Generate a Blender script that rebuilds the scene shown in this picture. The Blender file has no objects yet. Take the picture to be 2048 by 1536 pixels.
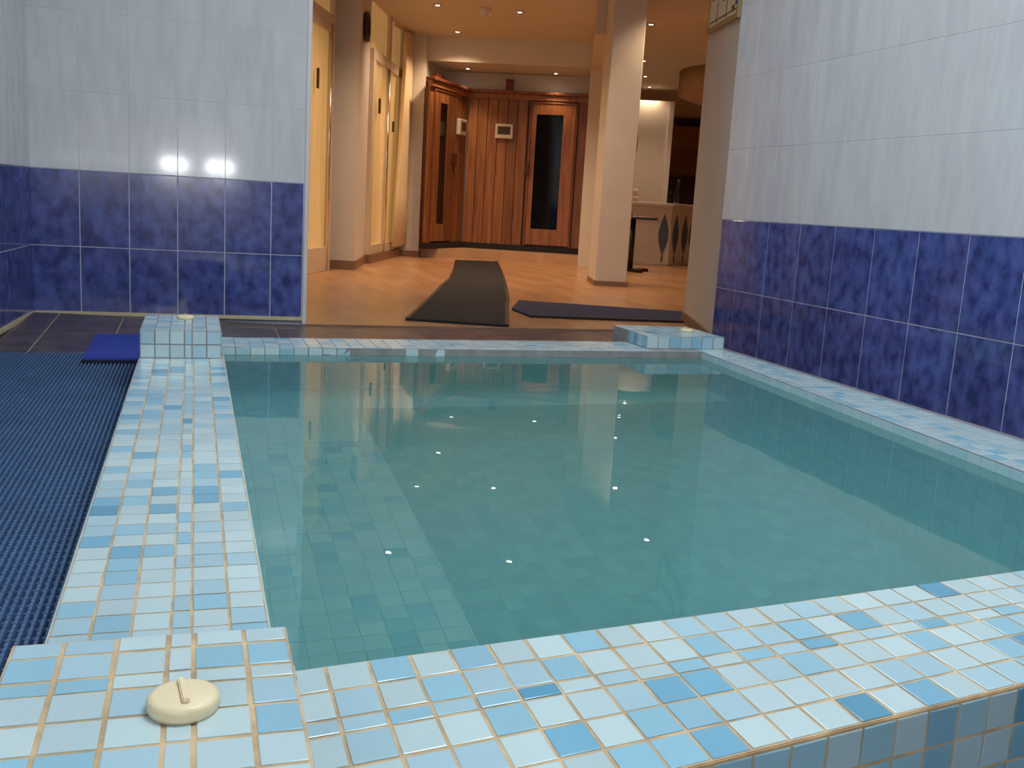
import bpy, bmesh, math, random
from mathutils import Matrix, Vector

rnd = random.Random(7)
sc = bpy.context.scene
COL = sc.collection
pi = math.pi

# ------------------------------------------------------------------ camera
cam_d = bpy.data.cameras.new('camera')
cam_d.sensor_width = 36.0
cam_d.lens = 2000.0 / 2048.0 * 36.0
cam_d.clip_start = 0.02
cam = bpy.data.objects.new('camera', cam_d)
COL.objects.link(cam)
cam.matrix_world = Matrix(((0.95317, -0.00142, -0.30243, 0.0),
                           (-0.29701, 0.18411, -0.93696, 0.0),
                           (0.05701, 0.98290, 0.17507, 0.58),
                           (0, 0, 0, 1)))
sc.camera = cam

# ------------------------------------------------------------------ world, light, exposure
world = bpy.data.worlds.new('world')
sc.world = world
world.use_nodes = True
world.node_tree.nodes['Background'].inputs[0].default_value = (0.6, 0.7, 0.8, 1)
world.node_tree.nodes['Background'].inputs[1].default_value = 0.02
sc.view_settings.view_transform = 'Standard'
sc.view_settings.look = 'None'
sc.view_settings.exposure = 0.0
sc.view_settings.gamma = 1.0
sc.view_settings.use_curve_mapping = False
sc.cycles.use_denoising = True
sc.cycles.max_bounces = 7
sc.cycles.diffuse_bounces = 3
sc.cycles.glossy_bounces = 4
sc.cycles.transmission_bounces = 6
sc.cycles.use_adaptive_sampling = True
sc.cycles.adaptive_threshold = 0.1
sc.cycles.use_light_tree = False
sc.cycles.sample_clamp_indirect = 6.0
sc.cycles.blur_glossy = 0.5

POOL_FILL_W = 22.0      # base power of the fill lights added over the pool room
WALL_LAMP_W = 8.0       # each of the two lamps on the wall behind the camera
HALL_SPOT_W = 40.0      # each hall downlight
WARM = (1.0, 0.72, 0.47)


def area(name, loc, size, power, color, rot=(0, 0, 0), size_y=None):
    d = bpy.data.lights.new(name, 'AREA')
    d.energy = power
    d.color = color
    d.size = size
    if size_y:
        d.shape = 'RECTANGLE'
        d.size_y = size_y
    o = bpy.data.objects.new(name, d)
    o.location = loc
    o.rotation_euler = rot
    COL.objects.link(o)
    return o


# added fill lights above the view to brighten near tiles and walls; housings built later
area('added_pool_fill', (0.75, 0.9, 2.27), 1.1, POOL_FILL_W * 1.55, (0.92, 0.97, 1.0), size_y=0.5)
area('added_pool_fill', (0.75, 2.7, 2.27), 1.1, POOL_FILL_W * 0.8, (0.92, 0.97, 1.0), size_y=0.5)

# ------------------------------------------------------------------ materials


def srgb(r, g, b):
    def f(c):
        c /= 255.0
        return c / 12.92 if c <= 0.04045 else ((c + 0.055) / 1.055) ** 2.4
    return (f(r), f(g), f(b), 1.0)


def new_mat(name):
    m = bpy.data.materials.new(name)
    m.use_nodes = True
    nt = m.node_tree
    return m, nt, nt.nodes['Principled BSDF']


def mat(name, col, rough=0.5, metal=0.0, var=0.06, scale=8.0, bump=0.0, col2=None, stretch=(1, 1, 1), spec=0.5, coat=0.0, emit=None, estr=0.0, rand=0.0):
    """plain procedural material: noise between two tones, optional bump and per-object tone"""
    m, nt, b = new_mat(name)
    N, L = nt.nodes, nt.links
    geo = N.new('ShaderNodeNewGeometry')
    mp = N.new('ShaderNodeMapping')
    mp.inputs['Scale'].default_value = stretch
    L.new(geo.outputs['Position'], mp.inputs['Vector'])
    no = N.new('ShaderNodeTexNoise')
    no.inputs['Scale'].default_value = scale
    no.inputs['Detail'].default_value = 5
    L.new(mp.outputs[0], no.inputs['Vector'])
    mix = N.new('ShaderNodeMix')
    mix.data_type = 'RGBA'
    c1 = col
    c2 = col2 or tuple(min(1, c * (1 - var * 3)) for c in col[:3]) + (1,)
    mix.inputs['A'].default_value = c2
    mix.inputs['B'].default_value = c1
    ramp = N.new('ShaderNodeMapRange')
    ramp.inputs['From Min'].default_value = 0.35
    ramp.inputs['From Max'].default_value = 0.65
    L.new(no.outputs['Fac'], ramp.inputs['Value'])
    L.new(ramp.outputs[0], mix.inputs['Factor'])
    out = mix.outputs['Result']
    if rand:
        oi = N.new('ShaderNodeObjectInfo')
        mr = N.new('ShaderNodeMapRange')
        mr.inputs['To Min'].default_value = 1 - rand
        mr.inputs['To Max'].default_value = 1 + rand
        L.new(oi.outputs['Random'], mr.inputs['Value'])
        hs = N.new('ShaderNodeHueSaturation')
        L.new(mr.outputs[0], hs.inputs['Value'])
        L.new(out, hs.inputs['Color'])
        out = hs.outputs['Color']
    L.new(out, b.inputs['Base Color'])
    b.inputs['Roughness'].default_value = rough
    b.inputs['Metallic'].default_value = metal
    b.inputs['Specular IOR Level'].default_value = spec
    if coat:
        b.inputs['Coat Weight'].default_value = coat
        b.inputs['Coat Roughness'].default_value = 0.05
    if bump:
        bp = N.new('ShaderNodeBump')
        bp.inputs['Strength'].default_value = bump
        bp.inputs['Distance'].default_value = 0.004
        L.new(no.outputs['Fac'], bp.inputs['Height'])
        L.new(bp.outputs[0], b.inputs['Normal'])
    if emit:
        b.inputs['Emission Color'].default_value = emit
        b.inputs['Emission Strength'].default_value = estr
        m.cycles.emission_sampling = 'NONE'
    return m


def mosaic_mat(name, pitch=0.0405, axis='XY', c1=(184, 210, 215), c2=(160, 200, 212), cm=(176, 190, 186)):
    """small square mosaic with grout for the sunk faces of the basin"""
    m, nt, b = new_mat(name)
    N, L = nt.nodes, nt.links
    geo = N.new('ShaderNodeNewGeometry')
    sep = N.new('ShaderNodeSeparateXYZ')
    L.new(geo.outputs['Position'], sep.inputs[0])
    cmb = N.new('ShaderNodeCombineXYZ')
    L.new(sep.outputs[axis[0]], cmb.inputs[0])
    L.new(sep.outputs[axis[1]], cmb.inputs[1])
    br = N.new('ShaderNodeTexBrick')
    br.offset = 0.0
    br.inputs['Scale'].default_value = 1.0
    br.inputs['Brick Width'].default_value = pitch
    br.inputs['Row Height'].default_value = pitch
    br.inputs['Mortar Size'].default_value = 0.0016
    br.inputs['Color1'].default_value = srgb(*c1)
    br.inputs['Color2'].default_value = srgb(*c2)
    br.inputs['Mortar'].default_value = srgb(*cm)
    L.new(cmb.outputs[0], br.inputs['Vector'])
    L.new(br.outputs['Color'], b.inputs['Base Color'])
    b.inputs['Roughness'].default_value = 0.35
    return m


def wood_mat(name, c1, c2):
    m, nt, b = new_mat(name)
    N, L = nt.nodes, nt.links
    geo = N.new('ShaderNodeNewGeometry')
    oi = N.new('ShaderNodeObjectInfo')
    add = N.new('ShaderNodeVectorMath')
    add.operation = 'ADD'
    sc_ = N.new('ShaderNodeVectorMath')
    sc_.operation = 'SCALE'
    sc_.inputs['Scale'].default_value = 7.0
    cmb = N.new('ShaderNodeCombineXYZ')
    L.new(oi.outputs['Random'], cmb.inputs[0])
    L.new(oi.outputs['Random'], cmb.inputs[2])
    L.new(cmb.outputs[0], sc_.inputs[0])
    L.new(geo.outputs['Position'], add.inputs[0])
    L.new(sc_.outputs[0], add.inputs[1])
    mp = N.new('ShaderNodeMapping')
    mp.inputs['Scale'].default_value = (14, 14, 1.1)
    L.new(add.outputs[0], mp.inputs['Vector'])
    no = N.new('ShaderNodeTexNoise')
    no.inputs['Scale'].default_value = 2.2
    no.inputs['Detail'].default_value = 6
    L.new(mp.outputs[0], no.inputs['Vector'])
    mix = N.new('ShaderNodeMix')
    mix.data_type = 'RGBA'
    mix.inputs['A'].default_value = c2
    mix.inputs['B'].default_value = c1
    mr = N.new('ShaderNodeMapRange')
    mr.inputs['From Min'].default_value = 0.33
    mr.inputs['From Max'].default_value = 0.62
    L.new(no.outputs['Fac'], mr.inputs['Value'])
    L.new(mr.outputs[0], mix.inputs['Factor'])
    hs = N.new('ShaderNodeHueSaturation')
    m2 = N.new('ShaderNodeMapRange')
    m2.inputs['To Min'].default_value = 0.72
    m2.inputs['To Max'].default_value = 1.2
    L.new(oi.outputs['Random'], m2.inputs['Value'])
    L.new(m2.outputs[0], hs.inputs['Value'])
    L.new(mix.outputs['Result'], hs.inputs['Color'])
    L.new(hs.outputs['Color'], b.inputs['Base Color'])
    b.inputs['Roughness'].default_value = 0.4
    return m


M = {}
M['mos'] = [mat('mosaic_white', srgb(192, 216, 220), 0.16, var=0.02, scale=3, rand=0.04),
            mat('mosaic_pale', srgb(184, 209, 215), 0.16, var=0.02, scale=3, rand=0.04),
            mat('mosaic_light', srgb(168, 203, 217), 0.16, var=0.03, scale=3, rand=0.04),
            mat('mosaic_sky', srgb(147, 195, 216), 0.16, var=0.03, scale=3, rand=0.04),
            mat('mosaic_mid', srgb(122, 179, 207), 0.16, var=0.04, scale=3, rand=0.04),
            mat('mosaic_deep', srgb(96, 159, 190), 0.16, var=0.04, scale=3, rand=0.04)]
MOSW = [0.22, 0.30, 0.23, 0.14, 0.08, 0.03]
M['grout'] = mat('grout_tan', srgb(214, 184, 142), 0.85, var=0.12, scale=25)
M['grout_grey'] = mat('grout_grey', srgb(150, 150, 150), 0.85, var=0.08, scale=25)
M['wgrout'] = mat('grout_lavender', srgb(196, 200, 222), 0.7, var=0.05, scale=25)
M['whitegrout'] = mat('grout_white', srgb(206, 210, 214), 0.5, var=0.02, scale=25)
M['blue'] = mat('tile_blue', srgb(86, 102, 168), 0.08, scale=26, col2=srgb(54, 64, 120), stretch=(1, 1, 0.75), rand=0.1)
M['white'] = mat('tile_white', srgb(214, 218, 222), 0.08, scale=9, col2=srgb(205, 207, 213), stretch=(2.5, 2.5, 0.6), rand=0.02)
M['bedgrout'] = mat('floor_grout', srgb(176, 160, 132), 0.85, var=0.05, scale=25)
M['brown'] = mat('tile_brown', srgb(108, 94, 92), 0.3, scale=14, col2=srgb(76, 66, 72), rand=0.1)
M['plaster'] = mat('plaster_white', srgb(218, 208, 194), 0.6, var=0.015, scale=6)
M['ceil'] = mat('ceiling_paint', srgb(218, 204, 182), 0.7, var=0.015, scale=4)
M['roomceil'] = mat('room_ceiling_paint', srgb(222, 226, 228), 0.7, var=0.01, scale=4)
M['floor'] = mat('hall_floor', srgb(198, 152, 110), 0.28, scale=3.0, col2=srgb(176, 128, 90), stretch=(3, 0.6, 1))
M['edge'] = mat('floor_edge', srgb(92, 80, 84), 0.5, scale=30, col2=srgb(50, 44, 46))
M['skirt'] = mat('skirting', srgb(142, 108, 84), 0.45, var=0.06, scale=8)
M['trim'] = mat('white_trim', srgb(226, 218, 214), 0.35, var=0.01)
M['cream'] = mat('cream_caulk', srgb(214, 200, 160), 0.6, var=0.05, scale=20)
M['capmat'] = mat('cream_plastic', srgb(238, 222, 184), 0.35, var=0.02, scale=10)
M['matblue'] = mat('mat_blue', srgb(74, 108, 152), 0.4, var=0.06, scale=10)
M['matdark'] = mat('mat_under', srgb(14, 24, 52), 0.7, var=0.1)
M['foam'] = mat('blue_foam', srgb(38, 62, 168), 0.5, var=0.05, scale=20)
M['rug'] = mat('black_rug', srgb(33, 32, 36), 0.95, scale=120, col2=srgb(22, 22, 26), bump=0.4)
M['navy'] = mat('navy_mat', srgb(34, 48, 92), 0.9, scale=120, col2=srgb(24, 35, 68), bump=0.4)
M['wood'] = wood_mat('sauna_wood', srgb(160, 104, 60), srgb(126, 76, 44))
M['wood2'] = wood_mat('sauna_trim_wood', srgb(146, 84, 46), srgb(112, 60, 32))
M['darkwood'] = mat('dark_wood', srgb(84, 38, 22), 0.4, var=0.1)
M['glassdark'] = mat('dark_glass', srgb(10, 11, 13), 0.05, var=0.02)
M['plinth'] = mat('black_plinth', srgb(34, 32, 38), 0.8, var=0.05)
M['stone'] = mat('step_stone', srgb(200, 160, 124), 0.4, var=0.05, scale=6)
M['pane'] = mat('curtained_pane', srgb(240, 212, 150), 0.12, scale=5, col2=srgb(228, 190, 122), stretch=(6, 6, 0.3), emit=(1.0, 0.62, 0.22, 1), estr=0.16)  # weak emission stands in for warm light behind the curtains
M['frame'] = mat('white_frame', srgb(222, 202, 176), 0.25, var=0.01)
M['metal'] = mat('chrome', srgb(225, 220, 210), 0.18, metal=1.0, var=0.01)
M['black'] = mat('black_metal', srgb(26, 24, 26), 0.4, var=0.03)
M['handle'] = mat('bronze_handle', srgb(70, 58, 40), 0.35, metal=0.6, var=0.03)
M['curtain'] = mat('curtain_cloth', srgb(240, 214, 172), 0.9, scale=60, var=0.02)
M['clockrim'] = mat('clock_rim', srgb(40, 22, 22), 0.3, var=0.04)
M['clockface'] = mat('clock_face', srgb(190, 170, 160), 0.4, var=0.02)
M['lens'] = mat('lamp_lens', srgb(255, 236, 210), 0.3, emit=(1, 0.86, 0.7, 1), estr=40.0)
M['tubelens'] = mat('wall_lamp_lens', srgb(255, 255, 255), 0.3, emit=(1, 0.98, 0.95, 1), estr=60.0)
M['chromering'] = mat('lamp_ring', srgb(200, 180, 150), 0.3, metal=0.7, var=0.01)
M['brownwall'] = mat('brown_wall', srgb(170, 128, 90), 0.7, var=0.03)
M['bulkhead'] = mat('bulkhead_paint', srgb(186, 148, 110), 0.7, var=0.02)
M['dark'] = mat('dark_door', srgb(70, 40, 28), 0.5, var=0.06)
M['deskwhite'] = mat('desk_white', srgb(226, 214, 204), 0.5, var=0.02)
M['motif'] = mat('motif_blue', srgb(88, 106, 132), 0.6, var=0.04)
M['motif2'] = mat('motif_tan', srgb(140, 96, 60), 0.6, var=0.04)
M['panelbox'] = mat('panel_plastic', srgb(206, 196, 176), 0.4, var=0.02)
M['screen'] = mat('panel_screen', srgb(74, 62, 48), 0.2, var=0.02)
M['red'] = mat('red_brown_box', srgb(110, 30, 22), 0.5, var=0.04)
M['signboard'] = mat('sign_board', srgb(232, 222, 196), 0.4, var=0.02)
M['ink'] = mat('sign_blue_ink', srgb(44, 52, 150), 0.4, var=0.02)
M['ink2'] = mat('sign_dark_line', srgb(70, 60, 44), 0.4, var=0.02)
M['gold'] = mat('sign_edge', srgb(160, 140, 84), 0.4, var=0.03)
M['bottle'] = mat('bottle_glass', srgb(30, 26, 20), 0.1, var=0.02)
M['mosXY'] = mosaic_mat('mosaic_horizontal', axis='XY')
M['mosFloor'] = mosaic_mat('mosaic_pool_floor', axis='XY', c1=(128, 170, 178), c2=(108, 152, 168), cm=(122, 156, 160))
M['grout_pale'] = mat('grout_pale', srgb(150, 172, 172), 0.8, var=0.05, scale=25)
M['mosXZ'] = mosaic_mat('mosaic_across', axis='XZ')
M['mosYZ'] = mosaic_mat('mosaic_along', axis='YZ')

# ------------------------------------------------------------------ mesh helpers


def link(name, me, parent=None, m=None, smooth=False):
    o = bpy.data.objects.new(name, me)
    COL.objects.link(o)
    if m is not None and len(me.materials) == 0:
        me.materials.append(m)
    if smooth:
        for p in me.polygons:
            p.use_smooth = True
    if parent:
        o.parent = parent
    return o


def from_bm(name, bm, m, parent=None, smooth=False):
    bmesh.ops.recalc_face_normals(bm, faces=bm.faces)
    me = bpy.data.meshes.new(name)
    bm.to_mesh(me)
    bm.free()
    return link(name, me, parent, m, smooth)


def tag(o, label=None, cat=None, group=None, kind=None):
    if label:
        o['label'] = label
    if cat:
        o['category'] = cat
    if group:
        o['group'] = group
    if kind:
        o['kind'] = kind
    return o


def struct(o, label=None):
    return tag(o, label, None, None, 'structure')


def empty(name, loc=(0, 0, 0)):
    o = bpy.data.objects.new(name, None)
    o.empty_display_size = 0.1
    COL.objects.link(o)
    return o


def add_prism(bm, poly, z0, z1):
    lo = [bm.verts.new((x, y, z0)) for x, y in poly]
    hi = [bm.verts.new((x, y, z1)) for x, y in poly]
    n = len(poly)
    bm.faces.new(lo[::-1])
    bm.faces.new(hi)
    for i in range(n):
        bm.faces.new((lo[i], lo[(i + 1) % n], hi[(i + 1) % n], hi[i]))


def prism(name, poly, z0, z1, m, parent=None, bevel=0.0):
    bm = bmesh.new()
    add_prism(bm, poly, z0, z1)
    if bevel:
        bmesh.ops.bevel(bm, geom=bm.edges[:], offset=bevel, segments=2, affect='EDGES', profile=0.5)
    return from_bm(name, bm, m, parent)


def rect(x0, x1, y0, y1):
    return [(x0, y0), (x1, y0), (x1, y1), (x0, y1)]


def line_rect(p, q, front, back):
    """footprint of a board standing on line p-q: 'front' metres towards the right-hand side of p->q, 'back' to the left"""
    dx, dy = q[0] - p[0], q[1] - p[1]
    l = math.hypot(dx, dy)
    nx, ny = dy / l, -dx / l
    return [(p[0] + nx * front, p[1] + ny * front), (q[0] + nx * front, q[1] + ny * front),
            (q[0] - nx * back, q[1] - ny * back), (p[0] - nx * back, p[1] - ny * back)]


def lerp2(p, q, t):
    return (p[0] + (q[0] - p[0]) * t, p[1] + (q[1] - p[1]) * t)


def board(name, p, q, t0, t1, z0, z1, front, back, m, parent=None, bevel=0.0):
    """upright board on the line p-q between fractions t0 and t1"""
    return prism(name, line_rect(lerp2(p, q, t0), lerp2(p, q, t1), front, back), z0, z1, m, parent, bevel)


def lathe(name, prof, m, parent=None, seg=32, loc=(0, 0, 0), smooth=True):
    bm = bmesh.new()
    rings = []
    for r, z in prof:
        if r < 1e-6:
            rings.append([bm.verts.new((loc[0], loc[1], loc[2] + z))])
        else:
            rings.append([bm.verts.new((loc[0] + r * math.cos(2 * pi * k / seg), loc[1] + r * math.sin(2 * pi * k / seg), loc[2] + z)) for k in range(seg)])
    for a, b in zip(rings, rings[1:]):
        if len(a) == 1 and len(b) == 1:
            continue
        for k in range(seg):
            k2 = (k + 1) % seg
            if len(a) == 1:
                bm.faces.new((a[0], b[k], b[k2]))
            elif len(b) == 1:
                bm.faces.new((a[k], a[k2], b[0]))
            else:
                bm.faces.new((a[k], a[k2], b[k2], b[k]))
    return from_bm(name, bm, m, parent, smooth)


_tile_cache = {}


def wall_tile_mesh(w, h, d, m):
    """tile in the local XZ plane, face towards -Y, origin at lower left"""
    key = (round(w, 4), round(h, 4), d, m.name)
    if key in _tile_cache:
        return _tile_cache[key]
    g, i = (0.0021 if 'blue' in m.name else 0.0009), 0.0007
    bm = bmesh.new()
    a = [bm.verts.new(v) for v in ((g, 0, g), (w - g, 0, g), (w - g, 0, h - g), (g, 0, h - g))]
    b = [bm.verts.new(v) for v in ((g, -d + i, g), (w - g, -d + i, g), (w - g, -d + i, h - g), (g, -d + i, h - g))]
    c = [bm.verts.new(v) for v in ((g + i, -d, g + i), (w - g - i, -d, g + i), (w - g - i, -d, h - g - i), (g + i, -d, h - g - i))]
    for lo, hi in ((a, b), (b, c)):
        for k in range(4):
            bm.faces.new((lo[k], lo[(k + 1) % 4], hi[(k + 1) % 4], hi[k]))
    bm.faces.new(c)
    bmesh.ops.recalc_face_normals(bm, faces=bm.faces)
    me = bpy.data.meshes.new('wall_tile')
    bm.to_mesh(me)
    bm.free()
    me.materials.append(m)
    _tile_cache[key] = me
    return me


def grout_bands(parent, p, q, z0, z1, z2):
    prism('grout_bed', line_rect(p, q, 0.005, -0.001), z0, z1, M['wgrout'], parent)
    prism('grout_bed', line_rect(p, q, 0.0062, -0.001), z1, z2, M['whitegrout'], parent)


def wall_tiles(parent, p, q, cols, rows, tilt=1.0):
    """tiles on the wall face p->q (the face looks to the right-hand side of p->q); cols in metres along it, rows (z0, z1, material)"""
    ang = math.atan2(q[1] - p[1], q[0] - p[0])
    ux, uy = math.cos(ang), math.sin(ang)
    for c0, c1 in zip(cols, cols[1:]):
        for z0, z1, m in rows:
            o = bpy.data.objects.new('tile', wall_tile_mesh(c1 - c0, z1 - z0, 0.007, m))
            o.location = (p[0] + ux * c0, p[1] + uy * c0, z0)
            o.rotation_euler = (rnd.uniform(-.0012, .0012) * tilt, 0, ang + rnd.uniform(-.0015, .0015) * tilt)
            COL.objects.link(o)
            o.parent = parent


PALE = [0.40, 0.36, 0.17, 0.07, 0.0, 0.0]
DEEP = [0.0, 0.05, 0.2, 0.3, 0.3, 0.15]


def pick_mos(w=None):
    return rnd.choices(M['mos'], w or MOSW)[0]


def edges_of(widths):
    t = sum(widths)
    e, out = 0.0, [0.0]
    for w in widths:
        e += w
        out.append(e / t)
    return out


def mosaic(parent, A, B, Cc, D, us, vs, h=0.0035, gap=0.0017, skip=None, pal=None):
    """square tiles over the quad A-B-C-D (u along A-B, v along A-D), each one its own object standing proud of the grout"""
    A, B, Cc, D = map(Vector, (A, B, Cc, D))

    def P(u, v):
        return (A * (1 - u) + B * u) * (1 - v) + (D * (1 - u) + Cc * u) * v
    nrm = (B - A).cross(D - A).normalized()
    lu = ((B - A).length + (Cc - D).length) / 2
    lv = ((D - A).length + (Cc - B).length) / 2
    for i in range(len(us) - 1):
        for j in range(len(vs) - 1):
            if skip and skip(i, j):
                continue
            gu, gv = gap / lu, gap / lv
            jit = [rnd.uniform(-.0004, .0004) for _ in range(4)]
            u0, u1 = us[i] + gu + jit[0] / lu, us[i + 1] - gu + jit[1] / lu
            v0, v1 = vs[j] + gv + jit[2] / lv, vs[j + 1] - gv + jit[3] / lv
            iu, iv = 0.0008 / lu, 0.0008 / lv
            hh = h + rnd.uniform(-.0003, .0003)
            base = [P(u0, v0), P(u1, v0), P(u1, v1), P(u0, v1)]
            top = [P(u0 + iu, v0 + iv), P(u1 - iu, v0 + iv), P(u1 - iu, v1 - iv), P(u0 + iu, v1 - iv)]
            vs_ = [tuple(x - nrm * 0.001) for x in base] + [tuple(x + nrm * (hh - .0004)) for x in base] + [tuple(x + nrm * (hh + rnd.uniform(-.00015, .00015))) for x in top]
            fs = []
            for r in (0, 4):
                for k in range(4):
                    k2 = (k + 1) % 4
                    fs.append((r + k, r + k2, r + 4 + k2, r + 4 + k))
            fs.append((8, 9, 10, 11))
            me = bpy.data.meshes.new('mosaic_tile')
            me.from_pydata(vs_, [], fs)
            link('tile', me, parent, pick_mos(pal))


# ------------------------------------------------------------------ the room shell
WATER = 0.141
LEDGE = 0.148
RIM = 0.166
KERB = 0.162
BLOCK = 0.22
HALL = 0.05
CEIL = 2.09
WB0, WB1 = (-0.595, 4.19), (0.42, 4.15)

wb = struct(prism('wall_back', line_rect(WB0, WB1, 0, 0.16), -0.2, 2.35, M['wgrout']), 'tiled wall behind the ledge, white above dark blue')
L = math.hypot(WB1[0] - WB0[0], WB1[1] - WB0[1])
pw = 0.1772
grout_bands(wb, WB0, WB1, 0.07, 0.62, 2.34)
wall_tiles(wb, WB0, WB1, [0.003, pw, 2 * pw, 3 * pw, 4 * pw, 5 * pw, L - 0.004],
           [(0.078, 0.333, M['blue']), (0.333, 0.62, M['blue'])] + [(0.62 + 0.287 * k, 0.62 + 0.287 * (k + 1), M['white']) for k in range(6)], tilt=0.5)
# white corner strip closing the end of that wall
t1 = struct(prism('trim_1', [(0.418, 4.139), (0.436, 4.139), (0.452, 4.315), (0.418, 4.315)], 0.05, 2.35, M['trim'], bevel=0.003), 'white corner strip at the end of the blue tiled wall')
struct(prism('trim_2', line_rect(WB0, WB1, 0.016, -0.001), 0.07, 0.084, M['cream']), 'cream sealing strip along the foot of the tiled wall')

WL0, WL1 = (-0.86, -1.6), (-0.595, 4.19)
wl = struct(prism('wall_left', line_rect(WL0, WL1, 0, 0.16), -0.6, 2.35, M['wgrout']), 'tiled side wall in the corner beside the blue mat')
grout_bands(wl, WL0, WL1, 0.07, 0.62, 2.34)
LL = math.hypot(WL1[0] - WL0[0], WL1[1] - WL0[1])
wall_tiles(wl, WL0, WL1, [LL - 0.008 - 0.2 * k for k in range(26, -1, -1)],
           [(0.078, 0.333, M['blue']), (0.333, 0.62, M['blue'])] + [(0.62 + 0.287 * k, 0.62 + 0.287 * (k + 1), M['white']) for k in range(6)])
struct(prism('trim_3', line_rect(lerp2(WL0, WL1, 0.845), WL1, 0.016, -0.001), 0.07, 0.084, M['cream']), 'cream sealing strip along the foot of the side wall')

WR0, WR1 = (2.075, 3.725), (2.075, -1.6)
wr = struct(prism('wall_right', line_rect(WR0, WR1, 0, 0.16), -0.6, 2.35, M['wgrout']), 'long tiled wall beside the water, white above dark blue')
grout_bands(wr, WR0, WR1, 0.0, 0.575, 2.34)
wall_tiles(wr, WR0, WR1, [0.002, 0.1545] + [0.1545 + 0.2088 * k for k in range(1, 25)],
           [(0.056, 0.297, M['blue']), (0.297, 0.575, M['blue'])] + [(0.575 + 0.2788 * k, 0.575 + 0.2788 * (k + 1), M['white']) for k in range(6)])
struct(prism('wall_front', rect(-1.1, 2.25, -1.72, -1.6), -0.6, 2.35, M['plaster']), 'plain wall of the pool room behind the viewer')
struct(prism('ceiling_room', rect(-1.1, 2.25, -1.72, 4.36), 2.35, 2.45, M['roomceil']), 'white ceiling over the pool room')
struct(prism('lintel', [(0.42, 4.16), (2.22, 4.16), (2.29, 4.34), (0.42, 4.34)], 2.06, 2.35, M['plaster']), 'white lintel over the opening to the hall')
# white reveal where the right wall meets the hall
rv = struct(prism('pillar_right', [(2.075, 3.728), (2.385, 4.60), (2.75, 4.60), (2.75, 3.728)], -0.1, 2.35, M['plaster']), 'white pillar between the hall opening and the tiled wall')
prism('skirting', [(2.063, 3.732), (2.373, 4.606), (2.40, 4.606), (2.085, 3.728)], 0.05, 0.10, M['skirt'], rv)

# hall floor and the brown-tiled floor of the pool room
struct(prism('floor', [(0.42, 4.135), (2.3, 4.165), (9.5, 8.0), (13.0, 19.5), (1.0, 19.5), (-1.5, 6.0), (-1.5, 4.36), (0.42, 4.36)], -0.12, HALL, M['floor']), 'glossy tan floor of the hall')
struct(prism('trim_4', [(0.42, 4.118), (2.24, 4.148), (2.24, 4.170), (0.42, 4.142)], 0.046, 0.056, M['skirt']), 'thin tan edging where the hall floor begins')


def rise(x, y):
    """the brown floor climbs slightly into the far corner"""
    return 0.034 * max(0.0, min(1.0, (0.42 - x) / 1.0)) * max(0.0, min(1.0, (y - 3.2) / 0.95))


def lift(o, dz=0.0):
    for v in o.data.vertices:
        if v.co.z > 0.0:
            v.co.z += dz + rise(v.co.x, v.co.y)
    return o


bm = bmesh.new()
for r_ in (rect(-1.0, -0.10, -1.6, 2.7), rect(-0.10, 1.60, -1.6, 0.62), rect(1.60, 2.15, -1.6, 2.7), rect(-0.9, 2.15, 2.7, 3.3)):
    add_prism(bm, r_, -0.2, HALL - 0.003)
fl = struct(from_bm('floor_room', bm, M['brown']), 'dark brown floor around the raised pool')
xs = [-0.77, -0.49, -0.262, 0.02, 0.30, 0.58, 0.86, 1.14, 1.42, 1.70, 2.07]
ys = [3.18, 3.45, 3.72, 4.0, 4.135]
bed = bmesh.new()
for i in range(10):
    for j in range(4):
        o = prism('tile', rect(xs[i] + .0025, xs[i + 1] - .0025, ys[j] + .0025, ys[j + 1] - .0025), HALL - 0.006, HALL, M['brown'], fl, bevel=0.001)
        lift(o)
        add_prism(bed, rect(xs[i], xs[i + 1], ys[j], ys[j + 1]), -0.05, HALL - 0.002)
lift(from_bm('tile_bed', bed, M['bedgrout'], fl))

# ------------------------------------------------------------------ the pool
H_ = 0.0011         # how far the small tiles stand proud of the grout
G_ = 0.0014         # half a joint
# mosaic ledge between mat and water
pl = struct(prism('pool_ledge', rect(-0.134, 0.072, 0.735, 2.72), -0.62, LEDGE - H_, M['grout']), 'long pale blue mosaic ledge between blue mat and water')
LU = edges_of([1, 1, 1, 0.52, 1, 1])
LV = edges_of([1] * 45)
y0, y1, zl = 0.778, 2.664, LEDGE - H_
mosaic(pl, (-0.134, y0, zl), (0.072, y0, zl), (0.072, y1, zl), (-0.134, y1, zl), LU, LV, H_, G_)
prism('side_face', rect(-0.1355, -0.134, 0.735, 2.72), 0.0, LEDGE - .002, M['mosYZ'], pl)

# near corner block with its cap
nb = struct(prism('pool_corner_block', rect(-0.1355, 0.0735, 0.30, 0.812), -0.62, BLOCK - H_, M['grout']), 'big mosaic corner block in front with a cream cap on it')
BU = edges_of([0.96, 1.0, 0.98, 0.5, 1.0, 0.88])
BV = edges_of([1, 1, 1, 1, 1, 1, 1, 1, 0.55, 1, 0.66])
zb = BLOCK - H_
mosaic(nb, (-0.1355, 0.396, zb), (0.0735, 0.396, zb), (0.0735, 0.812, zb), (-0.1355, 0.812, zb), BU, BV, H_, 0.0019)
mosaic(nb, (0.0735, 0.396, .14), (0.0735, 0.812, .14), (0.0735, 0.812, zb), (0.0735, 0.396, zb), BV, [0, .5, 1], H_, G_)
mosaic(nb, (0.0735, 0.812, .14), (-0.1355, 0.812, .14), (-0.1355, 0.812, zb), (0.0735, 0.812, zb), [0, .18, .36, .54, .64, .82, 1], [0, .5, 1], H_, G_)

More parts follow.
